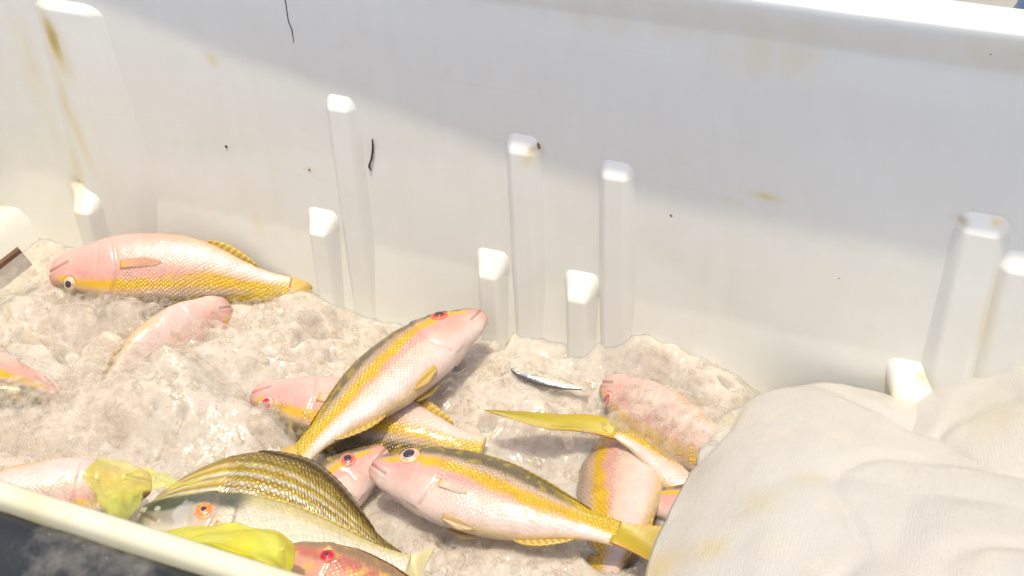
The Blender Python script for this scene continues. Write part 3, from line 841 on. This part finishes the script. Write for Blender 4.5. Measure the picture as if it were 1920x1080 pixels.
    if 'pectoral' in fins:
        for sd in (1, -1):
            nu, nv = 28, 16
            u = np.linspace(-1, 1, nu)[:, None]; v = np.linspace(0, 1, nv)[None, :]
            ln = o.get('pec', .19) * (1 - .62 * np.abs((u - .45) / 1.45) ** 1.2) * (1 - .05 * np.abs(((u * 7) % 1) - .5)); an = math.radians(o.get('pec_ang', -12)) + u * math.radians(13)
            sv = .315 + ln * v * np.cos(an); zv = -.03 * depth + u * .018 * (1 - v) + ln * v * np.sin(an)
            ysf = ysurf(sv, zv) + .003 + .004 * v
            P = np.stack([sv, sd * ysf, zv], -1) * L
            ray_ = (np.cos(u * 7 * 2 * math.pi) * .5 + .5) * np.ones_like(v)
            thn = L * (.0012 + .0012 * ray_ * (1 - v) + .001 * (1 - v))
            pc = np.array(o.get('pec_col', (.86, .66, .54)))
            cc = pc[None, None] * (.85 + .2 * ray_[..., None])
            base_ = np.exp(-(v / .14) ** 2)[..., None] * np.ones((nu, nv, 1)); cc = cc * (1 - base_ * .8) + np.array([.70, .42, .04]) * base_ * .8
            fin_obj("pectoral_fin", P, grid_normals(P), thn, cc, .75)
    if 'pelvic' in fins:
        for sd in (1, -1):
            nu, nv = 16, 12
            u = np.linspace(-1, 1, nu)[:, None]; v = np.linspace(0, 1, nv)[None, :]
            ln = .13 * (1 - .5 * np.abs(u) ** 1.5)
            sv = .37 + ln * v * .98; zv = fB(sv) * (.93 - .02 * u) + u * .012 * (.5 + v) - .008 * v
            P = np.stack([sv, sd * (.020 + .012 * (1 - v) + ysurf(sv, np.maximum(zv, fB(sv) * .97)) * .75), zv], -1) * L
            ray_ = (np.cos(u * 4 * 2 * math.pi) * .5 + .5) * np.ones_like(v)
            cc = np.array(o.get('pelv_col', fc * .4 + np.array([.82, .58, .40]) * .6))[None, None] * (.85 + .2 * ray_[..., None])
            fin_obj("pelvic_fin", P, grid_normals(P), L * (.0010 + .001 * ray_), cc, .6)
    if 'tail' in fins:
        nu, nv = 61, 16
        tl = dict(len=.34, fork=.55, spread=34, up=0.); tl.update(tail)
        u = np.linspace(-1, 1, nu)[:, None]; v = np.linspace(0, 1, nv)[None, :]
        ln = tl['len'] * (1 - tl['fork'] * (1 - np.abs(u) ** 1.5)); an = u * math.radians(tl['spread']) + math.radians(tl['up'])
        an = an * (.45 + .55 * np.minimum(1, v * 2.2))
        ln = ln * (1 - .04 * np.abs(((u * 11) % 1) - .5))
        sv = .985 + ln * v * np.cos(an); zv = u * .047 * (1 - tl.get('taper', 0) * v + tl.get('bulge', 0) * np.sin(v * math.pi)) + ln * v * np.sin(an)
        P = np.stack([sv, .010 * np.sin(v * 3 + u * 2), zv], -1) * L
        ray_ = (np.cos(u * 14 * 2 * math.pi) * .5 + .5) * np.ones_like(v)
        thn = L * (.0014 + .008 * (1 - v) ** 3 + .0011 * ray_)
        tc = np.array(o.get('tail_col', fc)); cc = tc[None, None] * (.78 + .3 * ray_[..., None])
        ed = (np.abs(u) ** 10 * np.ones_like(v))[..., None] * .6; cc = cc * (1 - ed) + np.array(o.get('tail_edge', (.74, .28, .08))) * ed
        fin_obj("tail_fin", P, grid_normals(P), thn, cc)
    return root

GS = "yellow striped pink fishes lying on the ice"
# 1 back-left, belly towards the wall
make_fish("pink fish with broad yellow flank lying belly up along the back wall at left", (94, 514), .04, (545, 545), .012, -1, -28, kv=-.03, depth=1.08,
          o=dict(seed=1, pink=.6, pec=.17, pec_col=(.84, .46, .28), back=.8), group=GS, fins=('dorsal', 'anal', 'pectoral', 'tail'), tail=dict(len=.22, spread=22, up=-8), eye=(.10, .50, .024), pupil=.66, iris_col=('pale', (.70, .52, .34)), ring_col=(.75, .55, .36))
# 2 mostly buried, belly showing
make_fish("pink bellied fish half buried in ice below the fish at the back wall", (432, 575), .018, (165, 775), -.012, -1, -50, depth=1.45, thick=1.25, o=dict(seed=2, pink=.15), group=GS,
          fins=('anal',))
# 3 left edge
make_fish("pink and yellow fish cut off by the left edge, head in the ice", (112, 742), -.004, (-300, 640), .03, -1, 26, o=dict(seed=3, pec_col=(.80, .42, .2)), group=GS, eye=None)
# 4 lower left, by the front rim
make_fish("pale fish lying belly up against the front rim at lower left", (285, 905), .055, (-190, 985), .06, -1, -22, o=dict(seed=4, pec_col=(.74, .52, .06), pec=.15, pec_ang=40), group=GS, depth=1.05, fins=('anal', 'dorsal'),
          eye=(.15, .45, .02), iris_col=('dull', (.25, .22, .12)))
# 6 under the centre fish
make_fish("pink fish with red eye crossing beneath the centre fish, tail out to the right", (472, 742), .012, (905, 842), .004, -1, -8, o=dict(seed=6, pink=.4), group=GS, fins=('anal', 'pelvic', 'pectoral', 'dorsal'),
          iris_col=('red', (.62, .03, .06)), eye=(.10, .42, .026), tail=dict(len=.36, spread=20))
# 9 right, tail fork over the ice
make_fish("fish under the half buried pink fish with its long yellow tail on the ice", (1470, 1010), -.03, (1160, 808), .024, 1, -15, o=dict(seed=9, tail_col=(.60, .48, .04)), group=GS,
          tail=dict(len=.74, fork=.12, spread=0, up=-30, taper=.8, bulge=.7), depth=1.05, fins=('dorsal', 'tail'))
# 16 upright under the bottom fish
make_fish("white bellied fish lying crosswise under the tail of the front fish", (1185, 775), -.022, (1120, 1120), -.01, 1, -25, o=dict(seed=16, back=.4), group=GS, depth=1.2, fins=('dorsal', 'anal', 'tail'))
# 17 buried, red eye
make_fish("pink fish with red eye half buried in ice, its body sloping under the white sheet", (1130, 720), .008, (1432, 936), .030, -1, -34, o=dict(seed=17, pink=.3), group=GS, fins=("dorsal",),
          iris_col=('red', (.62, .03, .06)), eye=(.115, .36, .028))
# 18 by the sheet
make_fish("pink snouted fish poking out beside the edge of the white sheet", (1206, 936), -.005, (1520, 985), .0, 1, 0, o=dict(seed=18), group=GS, eye=None)
# 10 head between centre and front fish
make_fish("fish head pointing up between the striped fish and the front fish", (724, 842), .03, (390, 1100), -.03, 1, 0, o=dict(seed=10), group=GS, eye=(.175, .40, .032), iris_col=('rosy', (.72, .16, .12)), ring_col=(.78, .30, .24), pupil=.62)
# 5 centre fish
make_fish("pink fish with yellow stripe propped head up at the centre of the ice", (903, 586), .070, (560, 856), .035, 1, -12, o=dict(seed=5, dors=.012, pelv_col=(.76, .52, .10)), fins=('dorsal', 'anal', 'pelvic', 'tail'), group=GS, kv=.035, depth=1.0,
          iris_col=('scarlet', (.66, .05, .03)), ring_col=(.80, .20, .12), eye=(.165, .50, .030), pupil=.66, tail=dict(len=.24))
# 11 striped fish
make_fish("dark gold fish with silver stripes and arched back at the bottom", (285, 945), .045, (745, 1060), .02, 1, 8, prof='deep', paint='striped', skin=SKIN_STRIPED, kv=.055,
          depth=.98, fin_col=(.24, .15, .04), o=dict(seed=11, val=.95, dors=.03, dors_col=np.array([.14, .09, .04])), name="striped_fish", group=None, fins=('dorsal', 'anal', 'pelvic'),
          eye=None)
# 13 red fish
make_fish("red fish with red eye at the bottom edge under the pale fish", (505, 1035), .075, (900, 1215), .06, 1, 6, paint='red', o=dict(seed=13, dors=.01, dors_col=np.array([.3, .16, .07])), name="red_fish", skin=SKIN_SMOOTH,
          fin_col=(.6, .2, .1), iris_col=('crimson', (.55, .02, .04)), ring_col=(.62, .10, .08), eye=(.27, .45, .026))
# 12 pale fish with dark head
make_fish("pale fish with dark grey head and orange eye behind the lime bag", (262, 962), .085, (765, 1064), .06, 1, -2, paint='pale', skin=SKIN_SMOOTH, name="grey_headed_fish",
          depth=.93, fin_col=(.74, .66, .36), o=dict(seed=12, tail_edge=(.8, .7, .4), pec_col=(.80, .70, .50), dors=.012, dors_col=np.array([.74, .60, .22])), iris_col=('orange', (.78, .28, .08)), ring_col=(.74, .36, .18), pupil=.5,
          eye=(.255, .16, .030), tail=dict(len=.10, fork=.3, spread=24))
# 8 front fish
make_fish("front pink fish with yellow stripe and olive back lying at bottom centre", (697, 872), .055, (1158, 1000), .045, 1, 0, o=dict(seed=8, tail_col=(.56, .42, .03), pec_col=(.85, .68, .58), pec=.12), group=GS, kv=.0,
          iris_col=('pinkish', (.78, .50, .46)), ring_col=(.84, .50, .30), eye=(.150, .50, .034), pupil=.70, tail=dict(len=.34, spread=9, fork=.35))
# 15 silver baitfish
make_fish("small silver baitfish lying alone on the ice right of centre", (957, 692), .022, (1095, 728), .016, -1, 0, prof='bait', paint='bait', skin=SKIN_SILVER, name="baitfish",
          kv=.05, fin_col=(.6, .58, .5), o=dict(seed=15, dors=.01, pec=.08, pec_col=(.6, .6, .58)), iris_col=('silver', (.62, .6, .55)), ring_col=(.7, .66, .6), eye=(.12, .18, .026), pupil=.5, tail=dict(len=.10, fork=.4, spread=24), res=(70, 40), mouth=False)

# ------------------------------------------------------------------ WHITE WOVEN SHEETS
def spline_surface(ctrl, nu, nv):
    C = np.array(ctrl, float); a, b = C.shape[:2]
    fu = np.linspace(0, 1, a); fv = np.linspace(0, 1, b)
    tmp = np.zeros((nu, b, 3)); out = np.zeros((nu, nv, 3))
    for j in range(b):
        for k in range(3): tmp[:, j, k] = pch(fu, C[:, j, k])(np.linspace(0, 1, nu))
    for i in range(nu):
        for k in range(3): out[i, :, k] = pch(fv, tmp[i, :, k])(np.linspace(0, 1, nv))
    return out
def sheet_mat():
    m, nt, b = new_mat("woven_plastic")
    uv = N(nt, "ShaderNodeUVMap", uv_map="UVMap")
    def weave(ax, sc):
        w = N(nt, "ShaderNodeTexWave", bands_direction=ax); w.inputs["Scale"].default_value = sc; w.inputs["Distortion"].default_value = 1.2; w.inputs["Detail"].default_value = 1
        w.inputs["Detail Scale"].default_value = .6
        nt.links.new(uv.outputs[0], w.inputs["Vector"]); return w.outputs["Fac"]
    a, c = weave('X', 90), weave('Y', 90)
    ad = N(nt, "ShaderNodeMath", operation='ADD'); nt.links.new(a, ad.inputs[0]); nt.links.new(c, ad.inputs[1])
    n = noise(nt, 6, 4); n2 = noise(nt, 16, 4)
    col = mixc(nt, (.49, .468, .435), (.52, .508, .485), ramp(nt, n, [(.3, 0), (.7, 1)]))
    col = mixc(nt, col, (.80, .68, .46), ramp(nt, n2, [(.62, 0), (.78, .2)]))
    at = N(nt, "ShaderNodeAttribute", attribute_name="pigment")
    col = mixc(nt, col, at.outputs[0], 1.0, 'MULTIPLY')
    nt.links.new(col, b.inputs["Base Color"]); b.inputs["Roughness"].default_value = .32; b.inputs["Specular IOR Level"].default_value = .5
    b.inputs["Subsurface Weight"].default_value = .2; b.inputs["Subsurface Radius"].default_value = (.01, .008, .006)
    p = bump(nt, ad.outputs[0], .16, .0012, None)
    p = bump(nt, noise(nt, 24, 3, .5), .22, .008, None, p)
    bump(nt, noise(nt, 150, 3), .3, .002, b, p)
    return m
SHEET = sheet_mat()
def make_sheet(label, ctrl_px, seed, group):
    C = [[pz(*p) for p in row] for row in ctrl_px]
    P = spline_surface(C, 130, 150)
    Nn = grid_normals(P)
    if Nn[..., 2].mean() < 0: Nn = -Nn
    w = (fbm(P * 9 + seed, 3) - .5) * .012 + (np.abs(vnoise(P * np.array([14, 14, 8]) + seed + 3) - .5) - .25) * .012
    w = w - .0045 * np.exp(-((vnoise(P * np.array([7, 9, 6]) + seed * 3) - .5) / .045) ** 2)
    P = P + Nn * w[..., None]
    V, Q = slab(P, Nn, np.full(P.shape[:2], .0007))
    U = np.cumsum(np.linalg.norm(np.diff(P, axis=0, prepend=P[:1]), axis=-1), 0); W = np.cumsum(np.linalg.norm(np.diff(P, axis=1, prepend=P[:, :1]), axis=-1), 1)
    uv = np.stack([U, W], -1).reshape(-1, 2); uv = np.vstack([uv, uv])
    col = np.ones((len(V), 3))
    for (px, py, r, c) in [(1235, 1065, .022, (1., .78, .30)), (1370, 770, .02, (1., .92, .62)), (1420, 1010, .018, (1., .93, .66)), (1510, 975, .012, (1, .95, .7)), (1330, 1075, .015, (1., .86, .45)), (1850, 850, .03, (1, .95, .78))]:
        q = pz(px, py, .07); d = np.linalg.norm((V - q)[:, :2], axis=1) + .012 * (fbm(V * 70, 3) - .5)
        col = lerp(col, c, np.exp(-(d / r) ** 2) * .6)
    me = mesh_np("woven_sheet", V, Q, SHEET, None, col, uv)
    tag(me, label, "sheet", group); return me
# rear sheet, rising against the right end of the back wall
make_sheet("rear white woven sheet heaped against the back wall at far right", [
    [(1640, 800, .05), (1660, 775, .06), (1690, 760, .06), (1760, 720, .07), (1830, 680, .09), (1950, 628, .12), (2150, 560, .14)],
    [(1660, 880, .07), (1700, 860, .08), (1740, 830, .09), (1800, 800, .11), (1860, 780, .12), (1960, 740, .14), (2160, 700, .15)],
    [(1700, 960, .07), (1740, 930, .08), (1800, 900, .09), (1840, 890, .11), (1890, 880, .12), (1980, 860, .13), (2180, 820, .15)],
    [(1720, 1060, .05), (1780, 1040, .06), (1840, 1020, .07), (1880, 1000, .08), (1920, 990, .1), (2000, 960, .11), (2200, 940, .13)],
], 2.2, "white woven plastic sheets over the fish")
# front sheet
make_sheet("front white woven sheet draped over the fish at lower right", [
    [(1325, 820, .035), (1380, 765, .05), (1460, 728, .06), (1545, 712, .065), (1620, 728, .062), (1690, 755, .06), (1760, 778, .065), (1850, 830, .075), (1960, 875, .08), (2200, 960, .09)],
    [(1300, 860, .045), (1370, 820, .075), (1460, 785, .09), (1550, 770, .10), (1640, 790, .10), (1710, 810, .095), (1790, 830, .10), (1870, 870, .11), (1970, 910, .12), (2200, 990, .13)],
    [(1268, 930, .055), (1350, 905, .09), (1450, 880, .115), (1550, 870, .125), (1650, 880, .125), (1730, 890, .125), (1810, 905, .13), (1890, 930, .14), (1980, 960, .15), (2200, 1040, .15)],
    [(1236, 1005, .060), (1330, 990, .10), (1440, 980, .13), (1550, 975, .14), (1650, 980, .145), (1740, 985, .15), (1820, 990, .155), (1900, 1010, .16), (2000, 1040, .165), (2200, 1110, .17)],
    [(1212, 1070, .062), (1310, 1070, .10), (1430, 1075, .13), (1550, 1080, .145), (1650, 1085, .155), (1740, 1090, .16), (1830, 1095, .165), (1910, 1110, .17), (2010, 1140, .175), (2200, 1190, .18)],
    [(1190, 1160, .05), (1300, 1180, .09), (1430, 1200, .12), (1550, 1210, .14), (1650, 1220, .15), (1740, 1230, .16), (1830, 1235, .165), (1910, 1240, .17), (2010, 1250, .175), (2200, 1290, .18)],
], 7.7, "white woven plastic sheets over the fish")

# ------------------------------------------------------------------ LIME BAG and small things
def lime_bag():
    m, nt, b = new_mat("lime_film")
    n = noise(nt, 30, 3)
    nt.links.new(ramp(nt, n, [(.35, (.82, .74, .04)), (.65, (.82, .84, .14))]), b.inputs["Base Color"])
    b.inputs["Roughness"].default_value = .22; b.inputs["Subsurface Weight"].default_value = .6; b.inputs["Subsurface Radius"].default_value = (.012, .012, .003)
    b.inputs["Coat Weight"].default_value = .3
    bump(nt, noise(nt, 45, 3), .5, .006, b)
    tr = N(nt, "ShaderNodeBsdfTransparent"); tr.inputs[0].default_value = (.97, .98, .72, 1); tl = N(nt, "ShaderNodeBsdfTranslucent"); tl.inputs[0].default_value = (.95, .97, .15, 1)
    m1 = N(nt, "ShaderNodeMixShader"); m1.inputs[0].default_value = .35; nt.links.new(b.outputs[0], m1.inputs[1]); nt.links.new(tl.outputs[0], m1.inputs[2])
    mx = N(nt, "ShaderNodeMixShader"); nt.links.new(ramp(nt, noise(nt, 25, 3), [(.3, .6), (.7, .9)]), mx.inputs[0])
    nt.links.new(tr.outputs[0], mx.inputs[1]); nt.links.new(m1.outputs[0], mx.inputs[2]); nt.links.new(mx.outputs[0], nt.nodes["Material Output"].inputs[0])
    cpx = [[(305, 1000, .13), (350, 985, .14), (400, 978, .145), (455, 976, .15), (510, 998, .145), (545, 1030, .13)],
           [(310, 1005, .145), (350, 998, .155), (410, 995, .165), (470, 1003, .17), (520, 1025, .165), (548, 1055, .145)],
           [(320, 1020, .16), (360, 1015, .175), (420, 1025, .19), (480, 1045, .19), (525, 1068, .17), (542, 1080, .15)],
           [(320, 1050, .14), (370, 1060, .15), (430, 1075, .16), (480, 1095, .16), (520, 1105, .15), (535, 1100, .13)]]
    P = spline_surface([[pz(*p) for p in r] for r in cpx], 60, 80)
    Nn = grid_normals(P)
    if Nn[..., 2].mean() < 0: Nn = -Nn
    w = (np.abs(vnoise(P * 30 + 3) - .5) - .25) * .009 + (fbm(P * 18, 2) - .5) * .012
    P = P + Nn * w[..., None]
    V, Q = slab(P, Nn, np.full(P.shape[:2], .0008))
    o = mesh_np("plastic_bag", V, Q, m); tag(o, "crumpled lime yellow plastic bag tucked inside the front rim", "plastic bag")
lime_bag()
def film():
    m, nt, b = new_mat("yellow_film")
    b.inputs["Base Color"].default_value = (.74, .78, .16, 1); b.inputs["Roughness"].default_value = .15
    n = noise(nt, 40, 4); bump(nt, n, .5, .004, b)
    tr = N(nt, "ShaderNodeBsdfTransparent"); tr.inputs[0].default_value = (.97, .98, .80, 1)
    mx = N(nt, "ShaderNodeMixShader"); nt.links.new(ramp(nt, noise(nt, 18, 3), [(.3, .06), (.7, .30)]), mx.inputs[0])
    nt.links.new(tr.outputs[0], mx.inputs[1]); nt.links.new(b.outputs[0], mx.inputs[2]); nt.links.new(mx.outputs[0], nt.nodes["Material Output"].inputs[0])
    cpx = [[(150, 872, .075), (185, 858, .085), (240, 866, .095), (290, 878, .10), (335, 892, .10), (380, 905, .095)],
           [(160, 905, .090), (195, 890, .105), (240, 888, .11), (285, 890, .115), (325, 898, .11), (360, 908, .10)],
           [(190, 945, .105), (215, 925, .12), (245, 912, .125), (275, 900, .125), (310, 903, .12), (340, 910, .11)],
           [(212, 1000, .11), (235, 975, .125), (258, 940, .13), (275, 915, .13), (300, 912, .125), (325, 915, .115)]]
    P = spline_surface([[pz(*p) for p in r] for r in cpx], 40, 60); Nn = grid_normals(P)
    P = P + Nn * ((fbm(P * 40, 3) - .5) * .012 + (np.abs(vnoise(P * 55 + 2) - .5) - .25) * .016)[..., None]
    V, Q = slab(P, Nn, np.full(P.shape[:2], .0005))
    o = mesh_np("plastic_film", V, Q, m); tag(o, "thin see-through yellowish film spread over the grey fish head", "plastic film")
film()

def tube(name, pts, rad, mat, parent=None):
    P = np.array(pts, float); n = len(P); a = np.linspace(0, 2 * math.pi, 8, endpoint=False)
    T = np.gradient(P, axis=0); T /= np.linalg.norm(T, axis=1, keepdims=True)
    u = np.cross(T, [.3, .9, .2]); u /= np.linalg.norm(u, axis=1, keepdims=True); v = np.cross(T, u)
    r = np.asarray(rad) * np.ones(n); r = r.copy(); r[0] *= .3; r[-1] *= .3
    V = (P[:, None] + r[:, None, None] * (np.cos(a)[None, :, None] * u[:, None] + np.sin(a)[None, :, None] * v[:, None])).reshape(-1, 3)
    return mesh_np(name, V, grid_quads(n, 8, True), mat, parent)
DIRT = simple("dark_debris", (.045, .032, .02), .7)
BROWN = simple("brown_debris", (.25, .15, .06), .6)
def strand(label, pxs, rad):
    k = np.linspace(0, 1, 24); q = np.array(pxs, float); t = np.linspace(0, 1, len(q))
    xs, ys_ = pch(t, q[:, 0])(k), pch(t, q[:, 1])(k)
    pts = [pw(x, y, -.0025) for x, y in zip(xs, ys_)]
    tag(tube("seaweed_strand", pts, np.interp(k, [0, .3, .8, 1], [rad * .7, rad, rad, rad * .5]), DIRT), label, "seaweed strand")
strand("short dark strand stuck on the sunlit wall near the middle", [(698, 260), (699, 275), (697, 295), (692, 312), (697, 321)], .0012)
strand("thin dark strand hanging from the top of the back wall", [(534, -6), (538, 20), (541, 40), (547, 55), (551, 82)], .0007)
def speck(px, py, r, label, mat=DIRT, tall=1.0):
    p = pw(px, py, -.0012); rr = np.random.default_rng(int(px * 7 + py))
    V, Fc = PROTO[int(px) % 12]
    W = V * np.array([r, r * .4, r * tall]) * rr.uniform(.8, 1.2, (len(V), 3)) + p
    tag(mesh_np("dirt_speck", W, Fc, mat, smooth=True), label, "dirt speck", "dirt specks on the back wall")
for a in [(284, 33, .0018, "dark speck high on the back wall left of the hanging strand"), (219, 124, .0017, "dark speck on the sunlit wall beside the broad corner rib"),
          (424, 275, .0019, "dark speck on the sunlit wall left of the short strand"), (580, 318, .0015, "brown speck above the lower rib left of the short strand", BROWN),
          (1562, 199, .0028, "larger grey speck on the shaded upper wall at right"), (1649, 196, .0013, "tiny speck right of the larger grey speck on the shaded wall"),
          (1858, 101, .0018, "speck under the rim at far right of the wall"), (881, 75, .0012, "tiny speck on the shaded wall near the top centre"),
          (1487, 676, .0018, "dark speck low on the wall above the white sheet"), (1258, 404, .0015, "brown speck where the shade meets the sunlit wall", BROWN),
          (1178, 476, .0012, "tiny speck on the wall right of the third upper rib"), (1008, 274, .0035, "brown scrap beside the top of the second tall rib", BROWN),
          (1384, 381, .0025, "brown scrap on the wall at the left end of the faint scratch", BROWN), (1573, 522, .0011, "tiny speck alone on the wall at right of centre")]:
    speck(*a)
# brown and silver strip poking out of the ice at left
def strip():
    a, b = pz(-90, 580, .05), pz(44, 476, .085)
    ax = unit(b - a); up = unit(np.array([0, 0, 1.]) - ax * ax[2]); sd = np.cross(ax, up)
    root = empty("knife", Matrix.Translation(tuple(a))); tag(root, "knife like strip with brown spine and silver blade poking from the ice at left", "knife")
    def bar(nm, w0, w1, u0, u1, s0, mat, t=.9):
        ks = np.linspace(0, 1, 12); V = []
        for k in ks:
            tp = 1 - (1 - t) * k; c = (b - a) * k
            for (p, q) in ((w0, u0), (w1, u0 + .001), (w1, u1 - .001), (w0, u1)): V.append(c + sd * p * tp + up * q)
        V = np.array(V); Q = [tuple(x) for x in grid_quads(12, 4, True)] + [(3, 2, 1, 0), (44, 45, 46, 47)]
        mesh_np(nm, V, [tuple(int(i) for i in f) for f in Q], mat, root, smooth=False)
    bar("spine", -.0035, .0035, .004, .012, 0, simple("brown_wood", (.16, .08, .04), .5))
    bar("blade", -.0012, .0012, -.022, .005, 0, simple("steel", (.72, .70, .66), .3, .1, 80, .0003, .5, .6))
    tag(root)
strip()
# white fibre on the black bumper
k = np.linspace(0, 1, 10)
p0, p1 = pw(349, 1036, YF - .03), pw(336, 1065, YF - .03)
pts = []
for t in k:
    q = pz(349 + (336 - 349) * t + 3 * math.sin(t * 3), 1038 + (1064 - 1038) * t, .4825 - .006 * t); pts.append(q)
tag(tube("fibre", pts, .0007, simple("white_fibre", (.8, .8, .78), .5)), "short white fibre lying on the black front bumper", "fibre")
